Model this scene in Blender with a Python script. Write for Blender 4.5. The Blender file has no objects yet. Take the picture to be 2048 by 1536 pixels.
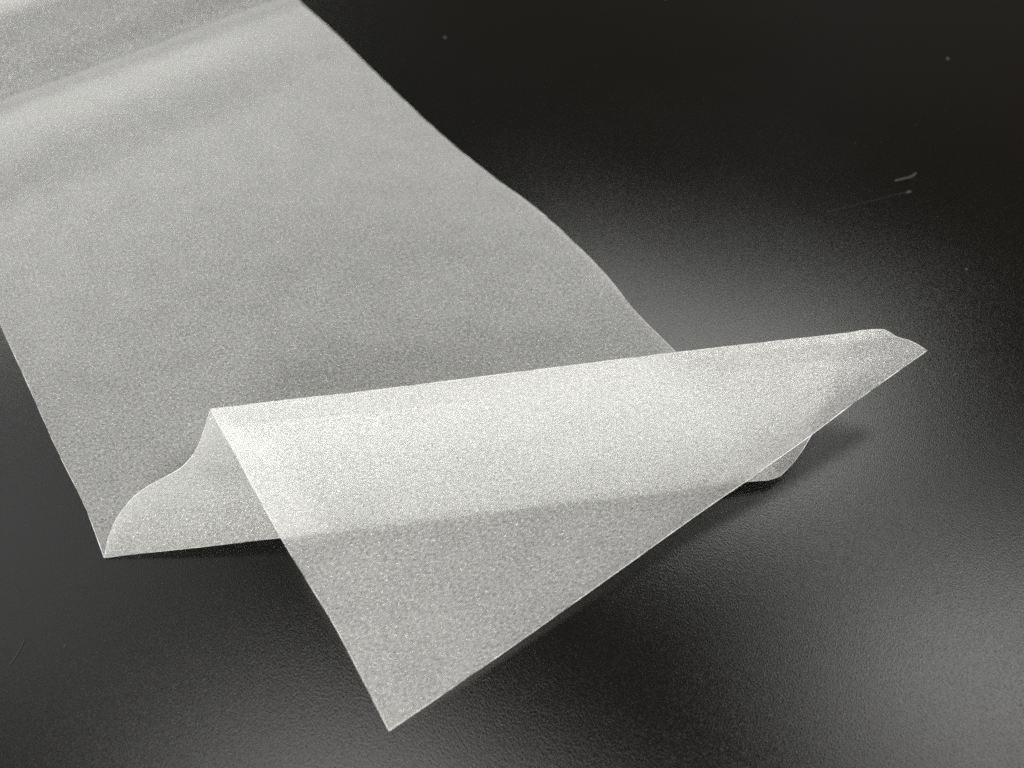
import bpy, bmesh, math, random
from mathutils import Vector
random.seed(4)
S = bpy.context.scene
R = math.radians

# ---------------------------------------------------------------- camera
cd = bpy.data.cameras.new("camera")
cam = bpy.data.objects.new("camera", cd)
S.collection.objects.link(cam)
cam.location = (0, 0, 0.33)
cam.rotation_euler = (R(90 - 55), 0, 0)
cd.sensor_width = 36.0
cd.lens = 1500 / 2048 * 36.0
cd.clip_start = 0.01
cd.clip_end = 30
cd.dof.use_dof = True
cd.dof.focus_distance = 0.365
cd.dof.aperture_fstop = 4.8
S.camera = cam

# ---------------------------------------------------------------- dim room
w = bpy.data.worlds.new("World")
S.world = w
w.use_nodes = True
bg = w.node_tree.nodes["Background"]
bg.inputs[0].default_value = (1.0, 0.97, 0.86, 1)
bg.inputs[1].default_value = 0.15
# the unlit room: random brownish and grey tint, put in for its reflections
_nt = w.node_tree
_tc = _nt.nodes.new('ShaderNodeTexCoord')
_no = _nt.nodes.new('ShaderNodeTexNoise'); _no.inputs['Scale'].default_value = 2.2; _no.inputs['Detail'].default_value = 1.5
_cr = _nt.nodes.new('ShaderNodeValToRGB')
_cr.color_ramp.elements[0].position = 0.36; _cr.color_ramp.elements[0].color = (0.75, 0.50, 0.26, 1)
_cr.color_ramp.elements[1].position = 0.62; _cr.color_ramp.elements[1].color = (1.0, 0.99, 0.93, 1)
_nt.links.new(_tc.outputs['Generated'], _no.inputs['Vector'])
_nt.links.new(_no.outputs['Fac'], _cr.inputs['Fac'])
_nt.links.new(_cr.outputs['Color'], bg.inputs[0])
S.view_settings.view_transform = 'Standard'
S.view_settings.look = 'None'
S.view_settings.exposure = 0.02
S.view_settings.gamma = 1.0
S.cycles.use_denoising = False
S.cycles.sample_clamp_indirect = 4.0


def lamp(name, loc, target, sx, sy, power, col):
    ld = bpy.data.lights.new(name, 'AREA')
    ld.shape = 'RECTANGLE'
    ld.size = sx
    ld.size_y = sy
    ld.energy = power
    ld.color = col
    o = bpy.data.objects.new(name, ld)
    S.collection.objects.link(o)
    o.location = loc
    o.rotation_euler = (Vector(target) - Vector(loc)).to_track_quat('-Z', 'Y').to_euler()
    return o


lamp("ceiling_or_fill_panel", (0.47, 1.36, 1.6), (0.08, 0.3, 0), 1.10, 0.55, 18, (1.0, 0.995, 0.96))
lamp("ceiling_or_fill_panel", (1.2, 0.22, 1.6), (0.19, 0.06, 0), 0.9, 0.6, 13, (1.0, 0.99, 0.95))
lamp("ceiling_or_fill_panel", (1.0, 0.85, 1.6), (0.1, 0.1, 0), 1.2, 0.5, 8, (0.98, 0.99, 1.0))  # added for the grey sheen above the dark pool on the table
lamp("ceiling_or_fill_panel", (-0.15, -0.02, 1.6), (-0.1, 0.06, 0), 1.2, 0.5, 18, (1.0, 0.99, 0.95))  # added for the near sheen; the gap beside it leaves the dark pool
lamp("ceiling_or_fill_panel", (-1.5, 0.85, 1.6), (-0.2, 0.2, 0), 1.0, 1.3, 8, (0.99, 0.99, 1.0))  # added dim panel for the sheen on the left of the table
lamp("ceiling_or_fill_panel", (-1.75, 2.5, 1.6), (-0.3, 0.45, 0), 1.5, 0.8, 34, (1.0, 1.0, 0.97))  # added unseen lamp, brightens the upper left of the run and its gloss
lamp("ceiling_or_fill_panel", (-0.4, -1.4, 1.0), (0, 0.2, 0), 0.9, 0.5, 48, (1.0, 0.99, 0.95))  # added fill from behind the camera, lifts the folded layer and flap


# ---------------------------------------------------------------- materials
def mat(name):
    m = bpy.data.materials.new(name)
    m.use_nodes = True
    nt = m.node_tree
    nt.nodes.clear()
    out = nt.nodes.new('ShaderNodeOutputMaterial')
    return m, nt, out


def nd(nt, kind, **kw):
    n = nt.nodes.new(kind)
    for k, v in kw.items():
        if k.startswith('i_'):
            n.inputs[k[2:].replace('_', ' ')].default_value = v
        else:
            setattr(n, k, v)
    return n


def noise(nt, vec, scale, detail=2.0, rough=0.5):
    n = nd(nt, 'ShaderNodeTexNoise', i_Scale=scale, i_Detail=detail, i_Roughness=rough)
    nt.links.new(vec, n.inputs['Vector'])
    return n.outputs['Fac']


def ramp(nt, fac, lo, hi, a, b):
    n = nd(nt, 'ShaderNodeMapRange')
    n.inputs['From Min'].default_value = lo
    n.inputs['From Max'].default_value = hi
    n.inputs['To Min'].default_value = a
    n.inputs['To Max'].default_value = b
    nt.links.new(fac, n.inputs['Value'])
    return n.outputs['Result']


def math2(nt, op, a, b):
    n = nd(nt, 'ShaderNodeMath', operation=op)
    for i, x in enumerate((a, b)):
        if isinstance(x, (int, float)):
            n.inputs[i].default_value = x
        else:
            nt.links.new(x, n.inputs[i])
    return n.outputs[0]


def film_material():
    m, nt, out = mat("frosted_film")
    L = nt.links.new
    tc = nd(nt, 'ShaderNodeTexCoord')
    uv = tc.outputs['UV']                       # metres on the unrolled sheet
    fine = noise(nt, uv, 760, 2.0, 0.6)        # embossed grain, about 1 mm
    pits = noise(nt, uv, 430, 2.0, 0.6)
    cloud = noise(nt, uv, 45, 3.0, 0.55)        # uneven frosting
    # light scattered by the frosting
    col = nd(nt, 'ShaderNodeRGB'); col.outputs[0].default_value = (0.95, 0.957, 0.947, 1)
    bump = nd(nt, 'ShaderNodeBump', i_Strength=0.45, i_Distance=0.0002)
    L(math2(nt, 'ADD', fine, pits), bump.inputs['Height'])
    dif = nd(nt, 'ShaderNodeBsdfDiffuse'); L(col.outputs[0], dif.inputs['Color']); L(bump.outputs[0], dif.inputs['Normal'])
    trl = nd(nt, 'ShaderNodeBsdfTranslucent'); L(col.outputs[0], trl.inputs['Color']); L(bump.outputs[0], trl.inputs['Normal'])
    sc = nd(nt, 'ShaderNodeMixShader', i_Fac=0.5); L(dif.outputs[0], sc.inputs[1]); L(trl.outputs[0], sc.inputs[2])
    # what is seen through it
    rf = nd(nt, 'ShaderNodeBsdfRefraction', i_IOR=1.33, i_Roughness=0.6); rf.inputs['Color'].default_value = (0.985, 0.99, 0.98, 1)
    tr = nd(nt, 'ShaderNodeBsdfTransparent'); tr.inputs['Color'].default_value = (0.985, 0.99, 0.98, 1)
    see = nd(nt, "ShaderNodeMixShader", i_Fac=0.18); L(rf.outputs[0], see.inputs[1]); L(tr.outputs[0], see.inputs[2])
    # how much scatters: grain + more at a grazing view, where the path in the film is longer
    g = ramp(nt, fine, 0.3, 0.7, 0.17, 0.38)
    g = math2(nt, 'ADD', g, ramp(nt, pits, 0.3, 0.7, -0.045, 0.045))
    g = math2(nt, 'ADD', g, ramp(nt, cloud, 0.3, 0.7, -0.02, 0.02))
    lw = nd(nt, 'ShaderNodeLayerWeight', i_Blend=0.5)
    g = math2(nt, 'ADD', g, ramp(nt, lw.outputs['Facing'], 0.3, 1.0, 0.0, 0.45))
    g = math2(nt, 'MINIMUM', g, 0.97)
    body = nd(nt, 'ShaderNodeMixShader'); L(g, body.inputs[0]); L(see.outputs[0], body.inputs[1]); L(sc.outputs[0], body.inputs[2])
    # glints on the embossing
    facet = noise(nt, uv, 1150, 2.0, 0.7)
    b2 = nd(nt, 'ShaderNodeBump', i_Strength=1.0, i_Distance=0.0004); L(facet, b2.inputs['Height'])
    gl = nd(nt, 'ShaderNodeBsdfGlossy', i_Roughness=0.27); L(b2.outputs[0], gl.inputs['Normal'])
    fr = nd(nt, 'ShaderNodeFresnel', i_IOR=1.5); L(b2.outputs[0], fr.inputs['Normal'])
    glint = ramp(nt, noise(nt, uv, 820, 1.0, 0.5), 0.58, 0.72, 0.0, 0.14)
    gfac = math2(nt, 'ADD', math2(nt, 'MULTIPLY', fr.outputs[0], 0.38), glint)
    mx = nd(nt, 'ShaderNodeMixShader'); L(gfac, mx.inputs[0]); L(body.outputs[0], mx.inputs[1]); L(gl.outputs[0], mx.inputs[2])
    L(mx.outputs[0], out.inputs['Surface'])
    return m


def edge_material():
    m, nt, out = mat("film_edge_and_highlight")  # pale mix for cut edges, shared by the added highlight beads on the folds
    d = nd(nt, 'ShaderNodeBsdfPrincipled', i_Roughness=0.35)
    d.inputs['Base Color'].default_value = (0.93, 0.93, 0.91, 1)
    t = nd(nt, 'ShaderNodeBsdfTransparent')
    mx = nd(nt, 'ShaderNodeMixShader')
    tc = nd(nt, 'ShaderNodeTexCoord')
    nt.links.new(ramp(nt, noise(nt, tc.outputs['Object'], 60, 4.0, 0.7), 0.38, 0.68, 0.0, 0.5), mx.inputs[0])
    nt.links.new(t.outputs[0], mx.inputs[1]); nt.links.new(d.outputs[0], mx.inputs[2])
    nt.links.new(mx.outputs[0], out.inputs['Surface'])
    return m


def table_material():
    m, nt, out = mat("black_satin_tabletop")
    L = nt.links.new
    tc = nd(nt, 'ShaderNodeTexCoord')
    ob = tc.outputs['Object']
    mp = nd(nt, 'ShaderNodeMapping'); L(ob, mp.inputs['Vector'])
    mp.inputs['Rotation'].default_value = (0, 0, R(40)); mp.inputs['Scale'].default_value = (1.0, 0.6, 1)
    grain = noise(nt, mp.outputs[0], 1600, 2.0, 0.7)
    soft = noise(nt, ob, 9, 3.0, 0.5)
    p = nd(nt, 'ShaderNodeBsdfPrincipled')
    p.inputs['Base Color'].default_value = (0.0022, 0.0022, 0.0020, 1)
    p.inputs['IOR'].default_value = 1.33
    L(ramp(nt, soft, 0.3, 0.7, 0.15 - 0.02, 0.15 + 0.03), p.inputs['Roughness'])
    b = nd(nt, 'ShaderNodeBump', i_Strength=0.25, i_Distance=0.0004); L(grain, b.inputs['Height'])
    L(b.outputs[0], p.inputs['Normal'])
    L(p.outputs[0], out.inputs['Surface'])
    return m


def plain_material(name, col, rough):
    m, nt, out = mat(name)
    p = nd(nt, 'ShaderNodeBsdfPrincipled', i_Roughness=rough)
    p.inputs['Base Color'].default_value = (*col, 1)
    tc = nd(nt, 'ShaderNodeTexCoord')
    v = noise(nt, tc.outputs['Object'], 900, 2.0)
    mixc = nd(nt, 'ShaderNodeMixRGB', blend_type='MULTIPLY', i_Fac=0.4); mixc.inputs[1].default_value = (*col, 1)
    nt.links.new(v, mixc.inputs[2]); nt.links.new(mixc.outputs[0], p.inputs['Base Color'])
    nt.links.new(p.outputs[0], out.inputs['Surface'])
    return m


FILM = film_material()
EDGE = edge_material()
TABLE = table_material()
SCRATCH = plain_material("pale_scuff", (0.025, 0.025, 0.024), 0.6)
DUST = plain_material("pale_dust", (0.2, 0.2, 0.19), 0.7)

# ---------------------------------------------------------------- tabletop
def link_mesh(name, verts, faces, m, parent=None, uvs=None):
    me = bpy.data.meshes.new(name)
    me.from_pydata([tuple(v) for v in verts], [], faces)
    if uvs:
        lay = me.uv_layers.new(name="unrolled")
        for lp in me.loops:
            lay.data[lp.index].uv = uvs[lp.vertex_index]
    for pl in me.polygons:
        pl.use_smooth = True
    me.materials.append(m)
    o = bpy.data.objects.new(name, me)
    S.collection.objects.link(o)
    if parent:
        o.parent = parent
    return o


def make_tabletop():
    bm = bmesh.new()
    bmesh.ops.create_cube(bm, size=1)
    for v in bm.verts:
        v.co = Vector((v.co.x * 2.6, v.co.y * 2.2 + 0.75, v.co.z * 0.03 - 0.015))
    bmesh.ops.bevel(bm, geom=bm.edges[:], offset=0.004, segments=3, affect='EDGES')
    me = bpy.data.meshes.new("tabletop")
    bm.to_mesh(me); bm.free()
    me.materials.append(TABLE)
    o = bpy.data.objects.new("tabletop", me)
    S.collection.objects.link(o)
    o["kind"] = "structure"
    return o


table = make_tabletop()

# ---------------------------------------------------------------- the film
# outlines of the sheet in metres: the long run that lies on the table, the layer
# folded back over it, and the flap that drops forward again from the raised crest
LEFT_BACK = [[-0.18785, 0.13261, 0.001], [-0.18497, 0.13956, 0.008], [-0.18227, 0.14468, 0.012], [-0.17908, 0.149, 0.015], [-0.17387, 0.15509, 0.018], [-0.16814, 0.15959, 0.0197], [-0.15902, 0.16476, 0.0212], [-0.15386, 0.16772, 0.0225], [-0.14837, 0.17211, 0.026], [-0.14431, 0.17587, 0.031], [-0.14028, 0.18047, 0.038], [-0.13671, 0.18586, 0.045]]
RIGHT_BACK = [[0.1304, 0.17232, 0.006], [0.1361, 0.17701, 0.0105], [0.14084, 0.18234, 0.0138], [0.14545, 0.18873, 0.0175], [0.1505, 0.1958, 0.0197], [0.15518, 0.20211, 0.0212], [0.1598, 0.21076, 0.0225], [0.16318, 0.21835, 0.026], [0.16544, 0.22457, 0.031], [0.16857, 0.22872, 0.0362], [0.17435, 0.23216, 0.041], [0.18312, 0.2338, 0.043]]
FOLD = [[-0.18785, 0.13261, 0.001], [-0.16623, 0.13416, 0.0035], [-0.13813, 0.13606, 0.0065], [-0.10488, 0.13913, 0.009], [-0.05145, 0.14513, 0.011], [0.01772, 0.1542, 0.011], [0.08953, 0.1643, 0.009], [0.11232, 0.16841, 0.0075], [0.12706, 0.17075, 0.0064], [0.1304, 0.17232, 0.006]]
CREST = [[-0.13671, 0.18586, 0.045], [-0.11994, 0.18817, 0.045], [-0.10433, 0.19063, 0.045], [-0.07897, 0.19374, 0.0453], [-0.0056, 0.20441, 0.046], [0.07763, 0.21717, 0.046], [0.14935, 0.22774, 0.0455], [0.16423, 0.2302, 0.045], [0.17635, 0.23299, 0.044], [0.18312, 0.2338, 0.043]]
LEFT_FLAP = [[-0.13671, 0.18586, 0.045], [-0.13117, 0.17737, 0.0443], [-0.12532, 0.16897, 0.0436], [-0.11921, 0.16037, 0.0425], [-0.11167, 0.14923, 0.0405], [-0.10524, 0.13984, 0.0378], [-0.09793, 0.12895, 0.033], [-0.08698, 0.11416, 0.0252], [-0.07634, 0.10018, 0.0182], [-0.06047, 0.07609, 0.0092], [-0.0493, 0.05856, 0.004]]
RIGHT_FLAP = [[0.18312, 0.2338, 0.043], [0.18565, 0.23181, 0.043], [0.1887, 0.22906, 0.0428], [0.193, 0.22815, 0.0421], [0.19647, 0.227, 0.0412], [0.20304, 0.22376, 0.039]]
END_FLAP = [[0.20304, 0.22376, 0.039], [0.16077, 0.19576, 0.0335], [0.14001, 0.18166, 0.0292], [0.12773, 0.17374, 0.0264], [0.11863, 0.16821, 0.024], [0.10755, 0.16126, 0.0212], [0.09775, 0.15551, 0.0187], [0.04786, 0.1231, 0.0105], [-0.00505, 0.08768, 0.0058], [-0.0493, 0.05856, 0.004]]
RIGHT_RUN = [[0.1304, 0.17232, 0.006], [0.11536, 0.19819, 0.0055], [0.10213, 0.22497, 0.0055], [0.0892, 0.24998, 0.004], [0.07147, 0.27763, 0.003], [0.0557, 0.30782, 0.003], [0.03857, 0.33384, 0.0032], [0.01026, 0.37168, 0.0032], [-0.00987, 0.3937, 0.003], [-0.04272, 0.43331, 0.0025], [-0.08161, 0.48505, 0.0025], [-0.12547, 0.5457, 0.003], [-0.1777, 0.61698, 0.0035], [-0.23694, 0.69755, 0.0035], [-0.29617, 0.77812, 0.0035], [-0.38502, 0.89897, 0.0035], [-0.47388, 1.01982, 0.0035], [-0.56273, 1.14067, 0.0035]]
LEFT_RUN = [[-0.18785, 0.13261, 0.001], [-0.20385, 0.15662, 0.0], [-0.22769, 0.18741, 0.0], [-0.26061, 0.23205, 0.0], [-0.29177, 0.27385, 0.0], [-0.36555, 0.37431, 0.0], [-0.42479, 0.45488, 0.0], [-0.48402, 0.53545, 0.0], [-0.57288, 0.6563, 0.0], [-0.66173, 0.77715, 0.0], [-0.75058, 0.89801, 0.0], [-0.83943, 1.01886, 0.0]]



def spline(P, n, dens=None):
    P = [Vector(p) for p in P]
    d = [0.0]
    for a, b in zip(P, P[1:]):
        d.append(d[-1] + (b - a).length)
    N = len(P)
    T = []
    for i in range(N):
        if i == 0: T.append((P[1] - P[0]) / (d[1] - d[0]))
        elif i == N - 1: T.append((P[-1] - P[-2]) / (d[-1] - d[-2]))
        else:
            u = (P[i] - P[i-1]) / (d[i] - d[i-1]); v = (P[i+1] - P[i]) / (d[i+1] - d[i])
            k = (d[i] - d[i-1]) / (d[i+1] - d[i-1])
            T.append(u * (1 - k) + v * k)
    out = []
    for j in range(n):
        f = j / (n - 1)
        s = d[-1] * (dens(f) if dens else f)
        i = 0
        while i < N - 2 and d[i+1] < s: i += 1
        h = d[i+1] - d[i]; t = (s - d[i]) / h
        h00 = 2*t**3 - 3*t**2 + 1; h10 = t**3 - 2*t**2 + t; h01 = -2*t**3 + 3*t**2; h11 = t**3 - t**2
        out.append(P[i]*h00 + T[i]*(h*h10) + P[i+1]*h01 + T[i+1]*(h*h11))
    return out


def resample(P, n):
    """even spacing along a polyline, corners kept"""
    d = [0.0]
    for a, c in zip(P, P[1:]):
        d.append(d[-1] + (c - a).length)
    out, i = [], 0
    for j in range(n):
        s = d[-1] * j / (n - 1)
        while i < len(P) - 2 and d[i+1] < s: i += 1
        out.append(P[i].lerp(P[i+1], (s - d[i]) / max(1e-9, d[i+1] - d[i])))
    return out


def coons(B, T, Lf, Rt):
    nu, nv = len(B), len(Lf)
    G = []
    for j in range(nv):
        v = j / (nv - 1); row = []
        for i in range(nu):
            u = i / (nu - 1)
            p = (B[i]*(1-v) + T[i]*v) + (Lf[j]*(1-u) + Rt[j]*u) - (
                B[0]*(1-u)*(1-v) + B[-1]*u*(1-v) + T[0]*(1-u)*v + T[-1]*u*v)
            row.append(p)
        G.append(row)
    return G


def grid_mesh(name, G, parent, vbase=0.0):
    nv, nu = len(G), len(G[0])
    V = [p for r in G for p in r]
    F = [(j*nu+i, j*nu+i+1, (j+1)*nu+i+1, (j+1)*nu+i) for j in range(nv-1) for i in range(nu-1)]
    # metric texture coordinates measured along the surface itself
    uv = []
    mid = nu // 2
    vv = [vbase]
    for j in range(1, nv):
        vv.append(vv[-1] + (G[j][mid] - G[j-1][mid]).length)
    for j in range(nv):
        um = [0.0]
        for i in range(1, nu):
            um.append(um[-1] + (G[j][i] - G[j][i-1]).length)
        off = um[mid]
        for i in range(nu):
            uv.append((um[i] - off, vv[j]))
    return link_mesh(name, V, F, FILM, parent, uv)


def ribbon(name, pts, rad, parent, m=None):
    """a thin four-sided bead along a line of points"""
    V, F = [], []
    n = len(pts)
    for i, p in enumerate(pts):
        t = (pts[min(i+1, n-1)] - pts[max(i-1, 0)]).normalized()
        a = t.cross(Vector((0, 0, 1))).normalized(); b = t.cross(a).normalized()
        for k in range(6):
            q = math.pi * 2 * k / 6
            V.append(p + a*(rad*math.cos(q)) + b*(rad*math.sin(q)))
    for i in range(n-1):
        for k in range(6):
            F.append((i*6+k, i*6+(k+1) % 6, (i+1)*6+(k+1) % 6, (i+1)*6+k))
    F.append(tuple(range(5, -1, -1))); F.append(tuple(range((n-1)*6, n*6)))
    return link_mesh(name, V, F, m or EDGE, parent)


A0 = Vector((-0.18785, 0.13261, 0))
D = Vector((-0.59235, 0.80568, 0))     # the way the strip runs off
ACROSS = Vector((0.80568, 0.59235, 0))


def sm(a, b, x):
    t = max(0.0, min(1.0, (x - a) / (b - a)))
    return t*t*(3 - 2*t)


def hills(p):
    """cross ripples in the far end of the run, before it rises to the roll"""
    q = (p - A0).dot(D); n = (p - A0).dot(ACROSS)
    q += 0.006 * math.sin(n * 9 + 0.9)
    z = 0.0058 * sm(0.265, 0.325, q) * (1 - sm(0.325, 0.388, q)) * (1 - 0.8 * sm(0.17, 0.29, n))
    z += 0.0014 * math.exp(-((q - 0.382) / 0.007)**2)
    z += 0.040 * (1 - math.exp(-max(0.0, q - 0.391) / 0.020)) * sm(0.389, 0.40, q) - 0.018 * sm(0.430, 0.50, q)
    return z


film = bpy.data.objects.new("film_sheet", None)
S.collection.objects.link(film)
film["label"] = "translucent frosted white film strip, its end folded back and draped forward on the black table"
film["category"] = "film sheet"

NU = 90
fold = spline(FOLD, NU)
crest = spline(CREST, NU)

# run lying on the table
nv = 260
dens = lambda f: f
lf = spline(LEFT_RUN, nv); rt = spline(RIGHT_RUN, nv)
far = [lf[-1].lerp(rt[-1], i/(NU-1)) for i in range(NU)]
G = coons(fold, far, lf, rt)
for row in G:
    for p in row:
        n = (p - A0).dot(ACROSS); q = (p - A0).dot(D)
        p.z += hills(p)
        p.z += 0.0007 * math.sin(n*30 + q*17) * sm(0.02, 0.1, q)
        p.z = max(p.z, 0.0012)
grid_mesh("flat_run", G, film)
e1 = [r[0].copy() for r in G]; e2 = [r[-1].copy() for r in G]
ribbon("cut_edge", e1, 0.00017, film); ribbon("cut_edge", e2, 0.00017, film)

# layer folded back and up to the crest
nb = 70
G = coons(fold, crest, spline(LEFT_BACK, nb), spline(RIGHT_BACK, nb))
grid_mesh("folded_back_layer", G, film, 0.4)
ribbon("cut_edge", [r[0].copy() for r in G], 0.00017, film); ribbon("cut_edge", [r[-1].copy() for r in G], 0.00017, film)

# flap that drops forward from the crest; its square cut end runs obliquely
nf = 110
lf = spline(LEFT_FLAP, nf)
rt = spline(RIGHT_FLAP, 40)[:-1] + spline(END_FLAP, 200)
rt = resample(rt, nf)
tip = [lf[-1].lerp(rt[-1], i/(NU-1)) for i in range(NU)]
G = coons(crest, tip, lf, rt)
grid_mesh("front_flap", G, film, 0.8)
ribbon("cut_edge", lf, 0.00017, film)
ribbon("cut_edge", resample(spline(RIGHT_FLAP, 40)[:-1] + spline(END_FLAP, 200), 240), 0.00017, film)
# pale beads added as the bright highlight along the creases
ribbon("crease_highlight", [p.copy() for p in fold], 0.00012, film)
ribbon("crease_highlight", [p.copy() for p in crest], 0.00012, film)

# ---------------------------------------------------------------- marks and dust on the table
def scratch(pts, rad):
    P = [Vector((x, y, 0.0003)) for x, y in pts]
    o = ribbon("scratch", spline(P, 24), rad, table, SCRATCH)
    for v in o.data.vertices: v.co.z = 0.0003 + (v.co.z - 0.0003) * 0.4
    return o


scratch([(0.2538, 0.3953), (0.2605, 0.3975), (0.2660, 0.3995), (0.2700, 0.4029)], 0.0007)
scratch([(0.2576, 0.3835), (0.2610, 0.3848)], 0.0008)
scratch([(0.2576, 0.3835), (0.2410, 0.3785), (0.2230, 0.3720), (0.2002, 0.3650)], 0.0001)
scratch([(-0.2136, 0.0851), (-0.2120, 0.0900), (-0.2112, 0.0960)], 0.00015)


def speck(x, y, r, seed):
    rnd = random.Random(seed)
    bm = bmesh.new()
    bmesh.ops.create_icosphere(bm, subdivisions=1, radius=r)
    for v in bm.verts:
        v.co *= rnd.uniform(0.6, 1.25)
        v.co.z *= 0.6
    me = bpy.data.meshes.new("dust_speck")
    bm.to_mesh(me); bm.free(); me.materials.append(DUST)
    o = bpy.data.objects.new("dust_speck", me)
    S.collection.objects.link(o)
    o.location = (x, y, r*0.55)
    o["category"] = "dust speck"
    return o


GR = "dust specks lying on the black table"
for x, y, r, lab in (
    (0.2253, 0.2404, 0.0004, "pale dust speck on the table just below the right-hand point of the film"),
    (0.3358, 0.5370, 0.0007, "pale dust speck far off in the upper right corner of the table"),
    (-0.0532, 0.5662, 0.0007, "pale dust speck on the dark table beside the film's far right edge"),
    (0.2734, 0.3151, 0.0004, "tiny dust speck on the table right of the sheen, below the two scratches"),
):
    o = speck(x, y, r, int(x*1e4)); o["label"] = lab; o["group"] = GR
# the finest dust, too small to count
bm = bmesh.new()
rnd = random.Random(9)
for k in range(420):
    x = rnd.uniform(-0.3, 0.42); y = rnd.uniform(0.02, 0.5)
    r = rnd.uniform(0.00006, 0.00016)
    c = Vector((x, y, r*0.5))
    vs = [bm.verts.new(c + Vector((rnd.uniform(-r, r)*1.3, rnd.uniform(-r, r)*1.3, z*r))) for z in (-.4, -.4, -.4, .9)]
    for t in ((0, 1, 2), (0, 1, 3), (1, 2, 3), (0, 2, 3)):
        bm.faces.new([vs[i] for i in t])
bmesh.ops.recalc_face_normals(bm, faces=bm.faces[:])
me = bpy.data.meshes.new("fine_dust"); bm.to_mesh(me); bm.free(); me.materials.append(DUST)
o = bpy.data.objects.new("fine_dust", me); S.collection.objects.link(o)
o["kind"] = "stuff"; o["label"] = "fine pale dust scattered over the black tabletop"; o["category"] = "dust"
